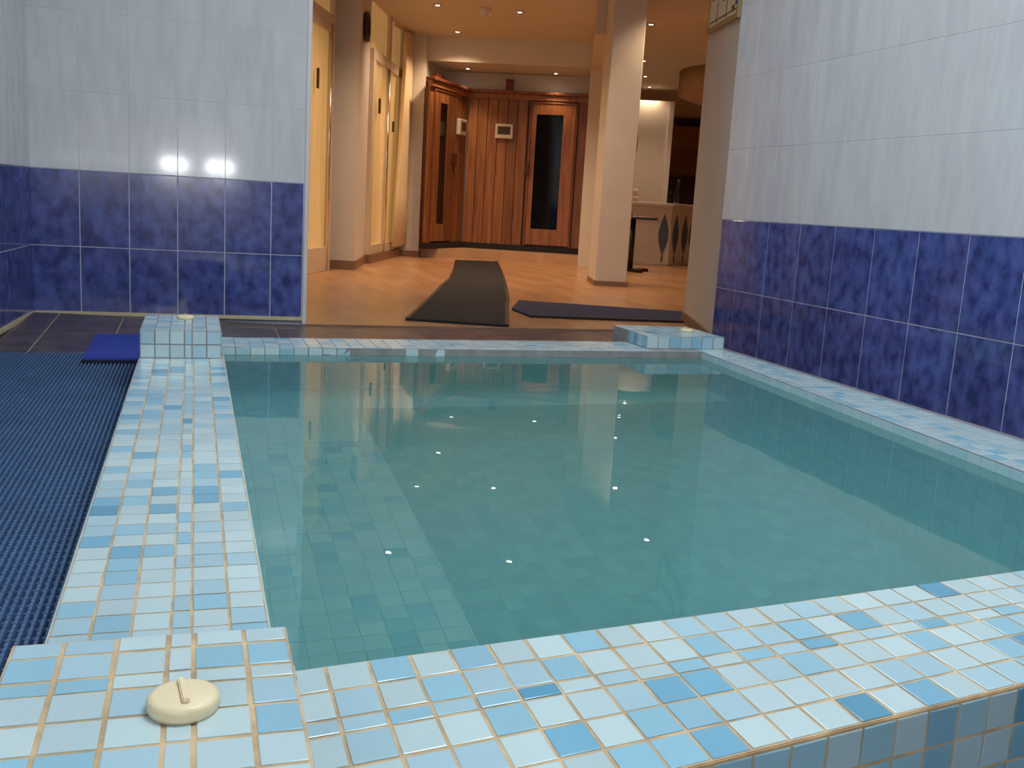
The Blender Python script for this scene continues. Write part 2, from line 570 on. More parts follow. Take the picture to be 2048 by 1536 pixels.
# far left block
fb = struct(prism('pool_corner_block', rect(-0.1325, 0.065, 2.664, 2.992), -0.62, zb, M['grout_grey']), 'small mosaic corner block in front of the blue tiled wall')
mosaic(fb, (-0.1325, 2.664, zb), (0.065, 2.664, zb), (0.065, 2.990, zb), (-0.1325, 2.990, zb), LU, edges_of([1] * 8), H_, G_, pal=PALE)
mosaic(fb, (-0.1325, 2.664, LEDGE), (0.065, 2.664, LEDGE), (0.065, 2.664, zb), (-0.1325, 2.664, zb), LU, [0, .5, 1], H_, G_, pal=PALE)
mosaic(fb, (0.065, 2.664, .14), (0.065, 2.990, .14), (0.065, 2.990, zb), (0.065, 2.664, zb), edges_of([1] * 8), [0, .5, 1], H_, G_, pal=PALE)

# far right block
zq = 0.202 - H_
rb = struct(prism('pool_corner_block', rect(1.357, 1.629, 2.848, 3.118), -0.3, zq, M['grout_grey']), 'low mosaic corner block in front of the white pillar')
mosaic(rb, (1.357, 2.848, zq), (1.629, 2.848, zq), (1.629, 3.118, zq), (1.357, 3.118, zq), edges_of([1] * 7), edges_of([1] * 7), H_, G_)
mosaic(rb, (1.357, 2.848, KERB), (1.629, 2.848, KERB), (1.629, 2.848, zq), (1.357, 2.848, zq), edges_of([1] * 7), [0, 1], H_, G_)
mosaic(rb, (1.357, 2.99, KERB), (1.357, 2.848, KERB), (1.357, 2.848, zq), (1.357, 2.99, zq), edges_of([1] * 4), [0, 1], H_, G_)

# far strip and right strip at the water's edge
zk = KERB - H_
fs_ = struct(prism('pool_kerb', [(0.045, 2.783), (1.634, 2.798), (1.634, 3.02), (0.045, 2.965)], -0.62, zk, M['grout_grey']), 'pale mosaic strip between the water and the hall side')
mosaic(fs_, (0.066, 2.784, zk), (1.357, 2.797, zk), (1.357, 2.988, zk), (0.066, 2.966, zk), edges_of([1] * 33), edges_of([1] * 5), H_, G_, pal=PALE)
mosaic(fs_, (0.066, 2.784, .121), (1.357, 2.797, .121), (1.357, 2.797, zk), (0.066, 2.784, zk), edges_of([1] * 33), [0, 1], H_, G_, pal=PALE)
RS = [(1.386, 0.792), (1.629, 0.792), (1.629, 2.851), (1.530, 2.851)]
rs = struct(prism('pool_kerb', [(RS[0]), (1.634, 0.792), (1.634, 2.851), RS[3]], -0.62, zk, M['grout_grey']), 'narrow pale mosaic strip along the long tiled wall side')
mosaic(rs, (*RS[0], zk), (*RS[1], zk), (*RS[2], zk), (*RS[3], zk), edges_of([1] * 5), edges_of([1] * 52), H_, G_, pal=PALE)

# near rim, its outer wall
I0, I1 = (0.072, 0.837), (1.634, 1.022)
O0, O1 = (0.072, 0.576), (1.634, 0.835)
zr = RIM - H_
nr = struct(prism('pool_rim', [O0, O1, I1, I0], -0.62, zr, M['grout']), 'broad pale blue mosaic rim across the front of the pool')
RU = edges_of([1] * 40)
mosaic(nr, (*O0, zr), (*O1, zr), (*I1, zr), (*I0, zr), RU, edges_of([1, 1, 1, 0.52, 1, 1]), H_, 0.0017)
nw = struct(prism('pool_outer_wall', line_rect(O0, O1, 0.001, 0.05), -0.2, zr - 0.001, M['grout']), 'upright mosaic face under the front rim')
dz = 0.0375
ang = math.atan2(O1[1] - O0[1], O1[0] - O0[0])
off = (math.sin(ang) * .001, -math.cos(ang) * .001)
for k in range(3):
    za, zt = zr - .002 - dz * (k + 1), zr - .002 - dz * k
    mosaic(nw, (O0[0] + off[0], O0[1] + off[1], za), (O1[0] + off[0], O1[1] + off[1], za), (O1[0] + off[0], O1[1] + off[1], zt), (O0[0] + off[0], O0[1] + off[1], zt), RU, [0, 1], H_, G_, pal=DEEP)

# basin below the water
BZ, FZ = -0.327, -0.644
bs = struct(prism('pool_floor', rect(0.0, 1.72, 0.65, 2.95), FZ - 0.1, FZ, M['mosFloor']), 'sunken mosaic floor of the pool')
bl = struct(prism('pool_bench', rect(0.036, 0.398, 0.72, 2.92), FZ, BZ - .0016, M['grout_pale']), 'submerged mosaic bench beside the long ledge')
mosaic(bl, (0.072, 0.90, BZ - .0016), (0.398, 0.90, BZ - .0016), (0.398, 2.268, BZ - .0016), (0.072, 2.268, BZ - .0016), edges_of([1] * 8), edges_of([1] * 34), .0016, .0008, pal=[0.34, 0.32, 0.16, 0.10, 0.08, 0.0])
rest = prism('far_tile_bed', rect(0.072, 0.398, 2.269, 2.82), BZ - .006, BZ, M['mosXY'], bl)
prism('bench_face', rect(0.398, 0.401, 0.72, 2.6), FZ, BZ, M['mosYZ'], bl)
b2 = struct(prism('pool_bench', rect(0.398, 1.72, 2.57, 2.92), FZ, BZ, M['mosXY']), 'submerged mosaic bench along the hall side')
prism('bench_face', rect(0.401, 1.60, 2.567, 2.57), FZ, BZ, M['mosXZ'], b2)
prism('inner_face', rect(0.072, 0.074, 0.812, 2.82), BZ, LEDGE - .003, M['mosYZ'], pl)
prism('inner_face', [(0.072, 2.781), (1.58, 2.795), (1.58, 2.799), (0.072, 2.785)], BZ, 0.120, M['mosXZ'], fs_)
prism('inner_face', line_rect(RS[0], RS[3], -0.001, 0.002), FZ, KERB - .003, M['mosYZ'], rs)
prism('inner_face', line_rect(I0, I1, -0.001, 0.002), FZ, RIM - .003, M['mosXZ'], nr)

# water: a closed body filling the basin
wm = bpy.data.materials.new('pool_water')
wm.use_nodes = True
nt = wm.node_tree
nt.nodes.clear()
out = nt.nodes.new('ShaderNodeOutputMaterial')
gl = nt.nodes.new('ShaderNodeBsdfRefraction')
gl.inputs['IOR'].default_value = 1.333
gl.inputs['Roughness'].default_value = 0.0
gl.inputs['Color'].default_value = (0.97, 1.0, 0.99, 1)
gs = nt.nodes.new('ShaderNodeBsdfGlossy')
gs.inputs['Roughness'].default_value = 0.01
fr = nt.nodes.new('ShaderNodeFresnel')
fr.inputs['IOR'].default_value = 1.36
ab = nt.nodes.new('ShaderNodeVolumeAbsorption')
ab.inputs['Color'].default_value = (0.15, 0.88, 0.82, 1)
ab.inputs['Density'].default_value = 0.45
wn = nt.nodes.new('ShaderNodeTexNoise')
wn.inputs['Scale'].default_value = 7.0
wn.inputs['Detail'].default_value = 2
g2 = nt.nodes.new('ShaderNodeNewGeometry')
nt.links.new(g2.outputs['Position'], wn.inputs['Vector'])
wb_ = nt.nodes.new('ShaderNodeBump')
wb_.inputs['Strength'].default_value = 0.02
wb_.inputs['Distance'].default_value = 0.01
nt.links.new(wn.outputs['Fac'], wb_.inputs['Height'])
for n_ in (gl, gs, fr):
    nt.links.new(wb_.outputs[0], n_.inputs['Normal'])
df = nt.nodes.new('ShaderNodeBsdfDiffuse')      # light scattered back by the slightly milky water
df.inputs['Color'].default_value = (0.17, 0.52, 0.50, 1)
mxs = nt.nodes.new('ShaderNodeMixShader')
mxs.inputs[0].default_value = 0.35
nt.links.new(gl.outputs[0], mxs.inputs[1])
nt.links.new(df.outputs[0], mxs.inputs[2])
mx2 = nt.nodes.new('ShaderNodeMixShader')
nt.links.new(fr.outputs[0], mx2.inputs[0])
nt.links.new(mxs.outputs[0], mx2.inputs[1])
nt.links.new(gs.outputs[0], mx2.inputs[2])
nt.links.new(mx2.outputs[0], out.inputs['Surface'])
nt.links.new(ab.outputs[0], out.inputs['Volume'])
wo = prism('water', [(0.043, 0.72), (1.625, 0.90), (1.625, 2.83), (0.043, 2.83)], FZ - 0.05, WATER, wm)
struct(wo, 'clear teal water filling the plunge pool')


def cap(loc, r, label):
    root = empty('screw_cap')
    tag(root, label, 'cap', 'cream caps on the corner blocks')
    root.location = loc
    s = r / 0.034
    d = lathe('disc', [(0, 0), (0.0325 * s, 0), (0.034 * s, 0.004 * s), (0.034 * s, 0.011 * s), (0.0318 * s, 0.0145 * s), (0.027 * s, 0.0158 * s), (0, 0.0165 * s)], M['capmat'], root, 40)
    bm = bmesh.new()
    add_prism(bm, [(-.0035 * s, -.022 * s), (.0035 * s, -.022 * s), (.0030 * s, .026 * s), (-.0030 * s, .026 * s)], 0.0158 * s, 0.0205 * s)
    bmesh.ops.bevel(bm, geom=bm.edges[:], offset=0.0012 * s, segments=2, affect='EDGES')
    g = from_bm('grip', bm, M['capmat'], root)
    g.rotation_euler = (0, 0, 0.12)
    return root


cap((-0.0072, 0.685, BLOCK), 0.0248, 'cream slotted round cap on the big block in front')
cap((-0.025, 2.90, BLOCK), 0.023, 'small cream cap on the block before the blue tiled wall')
cap((1.559, 2.974, 0.202), 0.0216, 'small cream cap on the block below the white pillar')

# ------------------------------------------------------------------ blue grid mat
gm = empty('grid_mat')
tag(gm, 'ribbed blue plastic grid mat beside the mosaic ledge', 'mat')
prism('backing', [(-0.735, 0.45), (-0.137, 0.45), (-0.137, 3.285), (-0.632, 3.285)], HALL, HALL + .003, M['matdark'], gm)
ridge = bmesh.new()
per, Lr = 0.0125, 2.82
n = int(Lr / per)
w = 0.0029
prof = []
for k in range(n):
    prof += [(k * per, 0.0), (k * per + 0.003, 0.0065), (k * per + 0.009, 0.0065), (k * per + 0.0115, 0.0)]
lastL = None
for y, z in prof:
    vb = [ridge.verts.new(v) for v in ((-w, y, 0.0), (-w * .75, y, 0.005 + z), (w * .75, y, 0.005 + z), (w, y, 0.0))]
    if lastL:
        for a in range(3):
            ridge.faces.new((lastL[a], lastL[a + 1], vb[a + 1], vb[a]))
    lastL = vb
bmesh.ops.recalc_face_normals(ridge, faces=ridge.faces)
rme = bpy.data.meshes.new('mat_rib')
ridge.to_mesh(rme)
ridge.free()
rme.materials.append(M['matblue'])
for k in range(52):
    x = -0.1415 - 0.0099 * k
    if x < -0.63:
        break
    o = bpy.data.objects.new('rib', rme)
    o.location = (x, 0.46 + rnd.uniform(0, .004), HALL + .003)
    COL.objects.link(o)
    o.parent = gm
bm = bmesh.new()
for k in range(int(2.82 / 0.025)):
    y = 0.4655 + k * 0.025
    add_prism(bm, rect(-0.63, -0.138, y, y + 0.005), HALL + .003, HALL + .007)
cb = from_bm('cross_bars', bm, M['matblue'], gm)
cb['kind'] = 'stuff'

fp = empty('foam_pad')
tag(fp, 'smooth royal blue pad lying beside the far corner block', 'pad')
bm = bmesh.new()
add_prism(bm, [(-0.312, 3.085), (-0.139, 3.085), (-0.139, 3.60), (-0.318, 3.60)], 0.0665, 0.078)
bmesh.ops.bevel(bm, geom=bm.edges[:], offset=0.004, segments=2, affect='EDGES')
from_bm('slab', bm, M['foam'], fp)
bm = bmesh.new()
add_prism(bm, [(-0.312, 3.079), (-0.139, 3.079), (-0.139, 3.086), (-0.312, 3.086)], 0.0655, 0.073)
from_bm('edge_band', bm, M['matdark'], fp)

# ------------------------------------------------------------------ hall: left side
D0, D1 = (0.42, 6.15), (0.905, 7.36)
d1 = struct(empty('door_1'), 'glazed white door in the hall next to the blue tiled wall')
for nm, a, b_, z0, z1 in (('stile', 0, .07, .05, 1.74), ('stile', .93, 1.0, .05, 1.74), ('rail', .07, .93, .05, .22), ('rail', .07, .93, 1.68, 1.74), ('transom_bar', 0, 1, 1.74, 1.80), ('transom_stile', .94, 1, 1.80, CEIL), ('middle_stile', .47, .53, .22, 1.68)):
    board(nm, D0, D1, a, b_, z0, z1, 0.03, 0.03, M['frame'], d1, bevel=0.004)
board('pane', D0, D1, .07, .47, .22, 1.68, 0.006, 0.006, M['pane'], d1)
board('pane', D0, D1, .53, .93, .22, 1.68, 0.006, 0.006, M['pane'], d1)
board('transom_pane', D0, D1, 0, .94, 1.80, CEIL, 0.006, 0.006, M['pane'], d1)
hx = lerp2(D0, D1, .66)
board('handle', D0, D1, .645, .66, 1.27, 1.40, 0.045, -0.03, M['handle'], d1, bevel=0.003)
lathe('bead', [(0, 0), (0.011, 0), (0.011, 1.68), (0, 1.68)], M['metal'], d1, 16, (*lerp2(D0, D1, .925), 0.06)).location = (0.028, -0.011, 0)

p1 = struct(prism('pillar_hall', [(0.915, 7.46), (1.115, 7.40), (1.315, 8.20), (1.10, 8.30)], HALL, CEIL, M['plaster']), 'white pillar between the hall windows')
prism('skirting', [(0.907, 7.452), (1.121, 7.388), (1.330, 8.20), (1.10, 8.31)], HALL, HALL + 0.065, M['skirt'], p1)

W0, W1 = (1.318, 8.19), (1.80, 9.44)
w1 = struct(empty('window_1'), 'tall curtained window with a transom past the clock')
for nm, a, b_, z0, z1 in (('stile', 0, .07, .12, 1.66), ('stile', .47, .55, .12, 1.66), ('stile', .93, 1.0, .12, 1.66), ('rail', .07, .47, .12, .20), ('rail', .55, .93, .12, .20), ('transom_bar', 0, 1, 1.66, 1.74), ('transom_stile', .46, .54, 1.74, CEIL), ('transom_stile', .93, 1, 1.74, CEIL)):
    board(nm, W0, W1, a, b_, z0, z1, 0.03, 0.03, M['frame'], w1, bevel=0.004)
for nm, a, b_, z0, z1 in (('pane', .07, .47, .20, 1.66), ('pane', .55, .93, .20, 1.66), ('transom_pane', 0, .46, 1.74, CEIL), ('transom_pane', .54, .93, 1.74, CEIL)):
    board(nm, W0, W1, a, b_, z0, z1, 0.006, 0.006, M['pane'], w1)
board('sill', W0, W1, 0, 1, HALL, .12, 0.05, 0.03, M['skirt'], w1)
board('handle', W0, W1, .16, .185, 1.26, 1.38, 0.045, -0.03, M['handle'], w1, bevel=0.003)
board('handle', W0, W1, .63, .655, 1.16, 1.25, 0.045, -0.03, M['handle'], w1, bevel=0.003)
lathe('bead', [(0, 0), (0.012, 0), (0.012, 1.54), (0, 1.54)], M['metal'], w1, 16, (*lerp2(W0, W1, .47), 0.12)).location = (0.030, -0.012, 0)

p2 = struct(prism('pillar_hall', [(1.83, 9.52), (2.03, 9.43), (2.14, 9.70), (1.93, 9.80)], HALL, CEIL, M['plaster']), 'white pillar beside the sauna cabin and the curtain')
prism('skirting', [(1.80, 9.515), (2.038, 9.415), (2.15, 9.70), (1.93, 9.81)], HALL, HALL + 0.055, M['skirt'], p2)

# curtain gathered at the window end
ct = empty('curtain')
tag(ct, 'cream curtain gathered at the end of the tall window', 'curtain')
bm = bmesh.new()
prev = None
for i in range(61):
    s = i / 60
    row = []
    for z, wd, sh in ((0.155, .18, .0), (0.6, .16, .0), (1.2, .13, .0), (1.75, .11, 0), (CEIL - .03, .11, 0)):
        px, py = lerp2((1.86, 9.49), (1.66, 9.02), s * wd / .18)
        a = 0.018 * math.sin(s * 2 * pi * 6 + z)
        row.append(bm.verts.new((px + .04 + a * .93, py - .015 - a * .37, z)))
    if prev:
        for k in range(4):
            bm.faces.new((prev[k], row[k], row[k + 1], prev[k + 1]))
    prev = row
cu = from_bm('cloth', bm, M['curtain'], ct, True)
sm = cu.modifiers.new('thickness', 'SOLIDIFY')
sm.thickness = 0.004
bm = bmesh.new()
add_prism(bm, line_rect((1.60, 9.02), (1.90, 9.56), 0.06, -0.045), CEIL - 0.035, CEIL - 0.018)
from_bm('rail', bm, M['frame'], ct)

# wall clock on the side of the first pillar
ck = empty('wall_clock')
tag(ck, 'round dark-rimmed wall clock on the hall pillar', 'clock')
cr = 0.108
a_ = lathe('rim', [(0.082, 0.0), (0.108, 0.0), (0.108, 0.02), (0.10, 0.03), (0.086, 0.028), (0.082, 0.012)], M['clockrim'], ck, 40)
b_ = lathe('face', [(0, 0.004), (0.084, 0.004), (0.084, 0.012), (0, 0.012)], M['clockface'], ck, 40)
for nm, ln, an, wd in (('hour_hand', .045, 1.0, .006), ('minute_hand', .068, -0.6, .004)):
    bm = bmesh.new()
    add_prism(bm, [(-wd, -.01), (wd, -.01), (wd * .4, ln), (-wd * .4, ln)], 0.013, 0.016)
    h = from_bm(nm, bm, M['black'], ck)
    h.rotation_euler = (0, 0, an)
ux, uy = 0.97, -0.243
ck.matrix_world = Matrix.Translation((1.185, 7.64, 1.805)) @ Matrix(((0.243 * -1, 0, ux, 0), (-0.97, 0, uy, 0), (0, 1, 0, 0), (0, 0, 0, 1))).to_3x3().to_4x4()

# ------------------------------------------------------------------ hall: ceiling, beam, back
struct(prism('ceiling', [(-1.5, 4.36), (4.5, 4.36), (9.5, 7.5), (13.0, 19.5), (1.0, 19.5), (-1.5, 6.5)], CEIL, CEIL + 0.1, M['ceil']), 'warm painted hall ceiling with downlights')
B0, B1 = (2.06, 9.53), (3.50, 8.90)
struct(prism('beam', line_rect(B0, B1, 0, 0.62), 1.868, CEIL, M['plaster']), 'deep white beam over the sauna niche')
struct(prism('wall_niche', line_rect((2.30, 10.124), (3.95, 9.389), -0.07, 0.16), HALL, 1.868, M['plaster']), 'white wall above the sauna front')
struct(prism('wall_niche_side', [(1.95, 9.75), (2.04, 9.52), (2.14, 9.70), (2.45, 10.3), (2.25, 10.3)], HALL, CEIL, M['plaster']), 'wall beside the sauna niche')
struct(prism('wall_pier', [(3.50, 9.02), (3.60, 8.96), (3.98, 9.62), (3.85, 9.70)], HALL, CEIL, M['plaster']), 'white pier at the end of the sauna front')
st = struct(prism('step', [(2.03, 9.50), (2.85, 9.42), (3.53, 9.02), (3.95, 9.62), (2.6, 10.3), (2.1, 9.9)], HALL, 0.135, M['stone']), 'low stone step in front of the sauna')
# left hall wall behind the windows
struct(prism('wall_hall', line_rect((0.2, 6.3), (1.75, 10.2), -0.12, 0.2), HALL, CEIL, M['plaster']), 'hall wall behind the curtained windows')
struct(prism('wall_hall_return', rect(-1.5, 0.45, 5.6, 5.75), HALL, CEIL, M['plaster']), 'short return wall at the hall corner')

# column
cm_ = struct(prism('column', [(2.749, 6.72), (2.972, 6.66), (3.10, 7.11), (2.88, 7.17)], HALL, CEIL, M['plaster'], bevel=0.008), 'square white column standing in the hall')
prism('skirting', [(2.742, 6.710), (2.980, 6.646), (3.11, 7.11), (2.875, 7.18)], HALL, HALL + 0.035, M['skirt'], cm_)
struct(prism('beam', [(2.80, 7.17), (2.99, 7.12), (3.62, 8.98), (3.50, 9.02)], 1.86, CEIL, M['ceil']), 'beam running from the column to the sauna niche')

# ------------------------------------------------------------------ sauna cabins
S0, S1, S2 = (2.05, 9.28), (2.60, 9.99), (3.70, 9.50)
ZT = 1.69


def cabin(label, p, q, planks, door, glass, panel, parts):
    root = empty('sauna_cabin')
    tag(root, label, 'sauna', 'sauna cabins in the niche')
    n = planks
    for k in range(n):
        a, b = k / n, (k + 1) / n
        mid = (a + b) / 2
        if door[0] < mid < door[1]:
            continue
        board('plank', p, q, a + .002, b - .002, 0.19, ZT - .07, 0.0, 0.03, M['wood'], root, bevel=0.003)
    board('backing', p, q, 0, 1, 0.19, ZT - .03, -0.022, 0.05, M['darkwood'], root)
    board('plinth', p, q, 0, 1, 0.135, 0.19, 0.02, 0.05, M['plinth'], root)
    c = board('cornice', p, q, 0, 1, ZT - .075, ZT - .02, 0.025, 0.05, M['wood'], root, bevel=0.006)
    board('crown', p, q, -.005, 1.005, ZT - .02, ZT + .008, 0.045, 0.05, M['wood2'], c, bevel=0.005)
    d = board('door', p, q, door[0], door[1], 0.205, ZT - .10, -0.035, 0.05, M['wood'], root)
    g0, g1, gz0, gz1 = glass
    for a, b, z0, z1 in ((door[0] + .004, g0, .205, ZT - .10), (g1, door[1] - .004, .205, ZT - .10), (g0, g1, .205, gz0), (g0, g1, gz1, ZT - .10)):
        board('door_board', p, q, a, b, z0, z1, 0.012, 0.03, M['wood'], d, bevel=0.003)
    board('glass', p, q, g0 + .002, g1 - .002, gz0 + .004, gz1 - .004, 0.003, 0.02, M['glassdark'], d)
    for a, b, z0, z1 in ((door[0] - .012, door[0] + .002, .19, ZT - .085), (door[1] - .002, door[1] + .012, .19, ZT - .085), (door[0], door[1], ZT - .10, ZT - .085)):
        board('door_frame', p, q, a, b, z0, z1, 0.02, 0.03, M['wood2'], d, bevel=0.003)
    hk = parts['handle']
    board('handle', p, q, hk[0], hk[1], hk[2], hk[3], 0.05, -0.012, M['darkwood'], d, bevel=0.004)
    a, b, z0, z1 = panel
    pb = board('control_panel', p, q, a, b, z0, z1, 0.05, -0.001, M['panelbox'], root, bevel=0.006)
    board('screen', p, q, a + (b - a) * .14, a + (b - a) * .86, z0 + (z1 - z0) * .28, z0 + (z1 - z0) * .82, 0.053, -0.045, M['screen'], pb)
    return root


cabin('wide sauna cabin facing the hall with a dark glass door', S1, S2, 12, (0.53, 0.90), (0.575, 0.795, 0.365, 1.485), (0.24, 0.385, 1.235, 1.375), {'handle': (0.505, 0.535, 0.90, 1.02)})
cabin('narrow angled sauna cabin beside the white pillar', S0, lerp2(S0, S1, 0.97), 6, (0.10, 0.66), (0.26, 0.45, 0.37, 1.49), (0.70, 0.885, 1.235, 1.385), {'handle': (0.60, 0.64, 0.93, 1.05)})
bx = lerp2(S1, S2, 0.335)
rbx = empty('sensor_box')
tag(rbx, 'small red-brown box standing on top of the wide sauna', 'box')
prism('housing', line_rect((bx[0] - .033, bx[1] + .012), (bx[0] + .033, bx[1] - .012), .03, .03), ZT + .008, ZT + .105, M['red'], rbx, bevel=0.006)
prism('lid', line_rect((bx[0] - .038, bx[1] + .013), (bx[0] + .038, bx[1] - .013), .035, .035), ZT + .100, ZT + .115, M['darkwood'], rbx, bevel=0.003)
bx = lerp2(S0, S1, 0.22)
rbx = empty('sensor_box')
tag(rbx, 'small red-brown box on top of the angled sauna by the pillar', 'box')
prism('housing', line_rect((bx[0] - .03, bx[1] - .035), (bx[0] + .03, bx[1] + .035), -.01, .06), ZT + .008, ZT + .05, M['red'], rbx, bevel=0.006)
prism('lid', line_rect((bx[0] - .033, bx[1] - .038), (bx[0] + .033, bx[1] + .038), -.006, .064), ZT + .048, ZT + .058, M['darkwood'], rbx, bevel=0.003)

# ------------------------------------------------------------------ rugs
rg = empty('runner_rug')
tag(rg, 'long black runner rug leading to the sauna step', 'rug')
left = [(0.903, 4.37), (1.02, 4.72), (1.16, 5.15), (1.315, 5.62), (1.49, 6.18), (1.687, 6.76), (1.98, 7.8), (2.30, 9.02)]
right = [(1.318, 4.205), (1.44, 4.60), (1.56, 5.0), (1.69, 5.40), (1.84, 5.92), (2.005, 6.49), (2.34, 7.70), (2.70, 9.05)]
bm = bmesh.new()
rows = []
for a, b in zip(left, right):
    rows.append([bm.verts.new((a[0], a[1], HALL + .001)), bm.verts.new((b[0], b[1], HALL + .001)), bm.verts.new((b[0] - .003, b[1], HALL + .011)), bm.verts.new((a[0] + .003, a[1], HALL + .011))])
for p, q in zip(rows, rows[1:]):
    for k in range(4):
        bm.faces.new((p[k], p[(k + 1) % 4], q[(k + 1) % 4], q[k]))
bm.faces.new(rows[0])
bm.faces.new(rows[-1][::-1])
from_bm('pile', bm, M['rug'], rg)
bm = bmesh.new()
for e in (left, right):
    for a, b in zip(e, e[1:]):
        add_prism(bm, line_rect(a, b, .009, .009), HALL + .001, HALL + .0135)
from_bm('binding', bm, M['black'], rg)
nm_ = empty('navy_runner')
tag(nm_, 'dark navy mat lying across the hall floor towards the pillar', 'mat')
prism('pile', [(1.56, 4.61), (2.38, 4.515), (2.66, 4.93), (1.74, 5.35), (1.56, 4.91)], HALL + .001, HALL + .011, M['navy'], nm_)
prism('edge_band', [(1.555, 4.598), (2.38, 4.502), (2.382, 4.517), (1.56, 4.613)], HALL + .001, HALL + .012, M['black'], nm_)

# ------------------------------------------------------------------ corridor on the right
struct(prism('wall_corridor', line_rect((6.2, 15.6), (9.8, 14.2), 0, 0.15), HALL, CEIL, M['brownwall']), 'dim brown wall at the end of the corridor')
struct(prism('wall_corridor_side', line_rect((9.4, 14.6), (7.2, 7.6), 0, 0.15), HALL, CEIL, M['brownwall']), 'dim side wall of the corridor')
struct(prism('wall_behind', line_rect((1.5, 10.6), (5.3, 19.0), 0, 0.15), HALL, CEIL, M['brownwall']), 'far side wall behind the sauna')
struct(prism('wall_hall_right', line_rect((7.3, 7.8), (2.75, 4.5), 0, 0.15), HALL, CEIL, M['plaster']), 'hall wall beyond the white pillar')
dd = struct(empty('door_2'), 'dark doorway at the end of the corridor')
E0, E1 = (6.2, 15.6), (9.8, 14.2)
board('leaf', E0, E1, .335, .48, HALL, 1.19, 0.02, -0.001, M['dark'], dd, bevel=0.005)
for a, b, z0, z1 in ((.32, .335, HALL, 1.22), (.48, .495, HALL, 1.22), (.335, .48, 1.19, 1.22)):
    board('frame', E0, E1, a, b, z0, z1, 0.03, -0.001, M['darkwood'], dd)
struct(board('beam', E0, E1, .30, .9, 1.62, 1.95, 0.6, -0.001, M['brownwall']), 'dark beam across the end of the corridor')
pt = struct(prism('partition', line_rect((4.75, 11.70), (5.50, 11.36), 0, 0.12), HALL, 1.93, M['plaster']), 'cream partition wall behind the reception desk')
prism('edge_post', line_rect((5.47, 11.375), (5.52, 11.35), 0.02, 0.14), HALL, 1.93, M['trim'], pt)
# hanging round bulkhead
bh = struct(lathe('ceiling_bulkhead', [(0, 0), (0.80, 0), (0.95, 0.05), (0.95, 0.29), (0, 0.29)], M['bulkhead'], None, 64, (5.80, 9.70, 1.80)), 'round brown bulkhead hanging from the corridor ceiling')

for k, (x, y, z, w_, h_, lab) in enumerate(((4.98, 11.585, 0.98, .13, .44, 'dark narrow picture low on the cream partition'), (5.10, 11.53, 1.32, .10, .20, 'small brown picture higher on the cream partition'))):
    pf = empty('picture')
    tag(pf, lab, 'picture')
    p_, q_ = (x - w_ / 2 * .91, y + w_ / 2 * .41), (x + w_ / 2 * .91, y - w_ / 2 * .41)
    prism('frame', line_rect(p_, q_, .02, -.0005), z, z + h_, M['skirt'], pf, bevel=0.004)
    prism('image', line_rect(lerp2(p_, q_, .1), lerp2(p_, q_, .9), .023, -.015), z + .012, z + h_ - .012, M['dark'] if k == 0 else M['brownwall'], pf)

# reception desk
dk = empty('reception_desk')
tag(dk, 'white reception desk painted with slate blue spindle shapes', 'desk')
K0, K1 = (4.30, 9.74), (5.19, 10.20)
K0b, K1b = (4.30, 9.78), (5.17, 10.26)
KA, KB, KC = (4.20, 9.86), (4.80, 9.72), (5.20, 9.98)
prism('counter_top', [(4.17, 9.84), (4.80, 9.69), (5.24, 9.97), (5.0, 10.5), (4.3, 10.4)], 0.665, 0.70, M['deskwhite'], dk, bevel=0.006)
prism('front_panel', line_rect(KA, KB, 0, .05), 0.055, 0.665, M['deskwhite'], dk)
prism('side_panel', line_rect(KB, KC, 0, .05), 0.055, 0.665, M['deskwhite'], dk)


def spindle(p, q, t, zc, hw, hh, m, lowtan=True):
    bm = bmesh.new()
    pts = []
    for k in range(9):
        s = -1 + k / 4
        pts.append((math.cos(s * pi / 2) ** 1.2 * hw if abs(s) < 1 else 0.0, zc + s * hh))
    dx, dy = q[0] - p[0], q[1] - p[1]
    l = math.hypot(dx, dy)
    ux, uy = dx / l, dy / l
    nx, ny = uy, -ux
    c = lerp2(p, q, t)
    outl = [(-a, z) for a, z in pts] + [(a, z) for a, z in pts[-2:0:-1]]
    va = [bm.verts.new((c[0] + ux * a + nx * .0005, c[1] + uy * a + ny * .0005, z)) for a, z in outl]
    vb = [bm.verts.new((c[0] + ux * a + nx * .005, c[1] + uy * a + ny * .005, z)) for a, z in outl]
    bm.faces.new(va)
    bm.faces.new(vb)
    for k in range(len(va)):
        k2 = (k + 1) % len(va)
        bm.faces.new((va[k], va[k2], vb[k2], vb[k]))
    from_bm('motif', bm, m, dk)


for t in (.30, .88):
    spindle(KA, KB, t, .37, .055, .22, M['motif'])
    spindle(KA, KB, t, .12, .012, .05, M['motif2'])
for t in (.22, .62, .95):
    spindle(KB, KC, t, .37, .06, .22, M['motif'])
    spindle(KB, KC, t, .12, .014, .05, M['motif2'])

lb = empty('low_bench')
tag(lb, 'low grey bench beyond the reception desk', 'bench')
prism('seat', [(5.45, 10.5), (6.0, 10.4), (6.05, 10.8), (5.5, 10.9)], 0.27, 0.32, M['skirt'], lb, bevel=0.01)
prism('base', [(5.48, 10.53), (5.97, 10.44), (6.0, 10.77), (5.53, 10.86)], HALL, 0.27, M['plinth'], lb)


def bottle(x, y, s, lab):
    b = empty('bottle')
    tag(b, lab, 'bottle', 'bottles on the reception desk')
    lathe('body', [(0, 0), (.032 * s, 0), (.034 * s, .01), (.034 * s, .12 * s), (.012 * s, .16 * s), (.012 * s, .21 * s), (0, .21 * s)], M['bottle'], b, 20, (x, y, .70))
    lathe('stopper', [(0, .205 * s), (.015 * s, .205 * s), (.015 * s, .23 * s), (0, .23 * s)], M['darkwood'], b, 16, (x, y, .70))


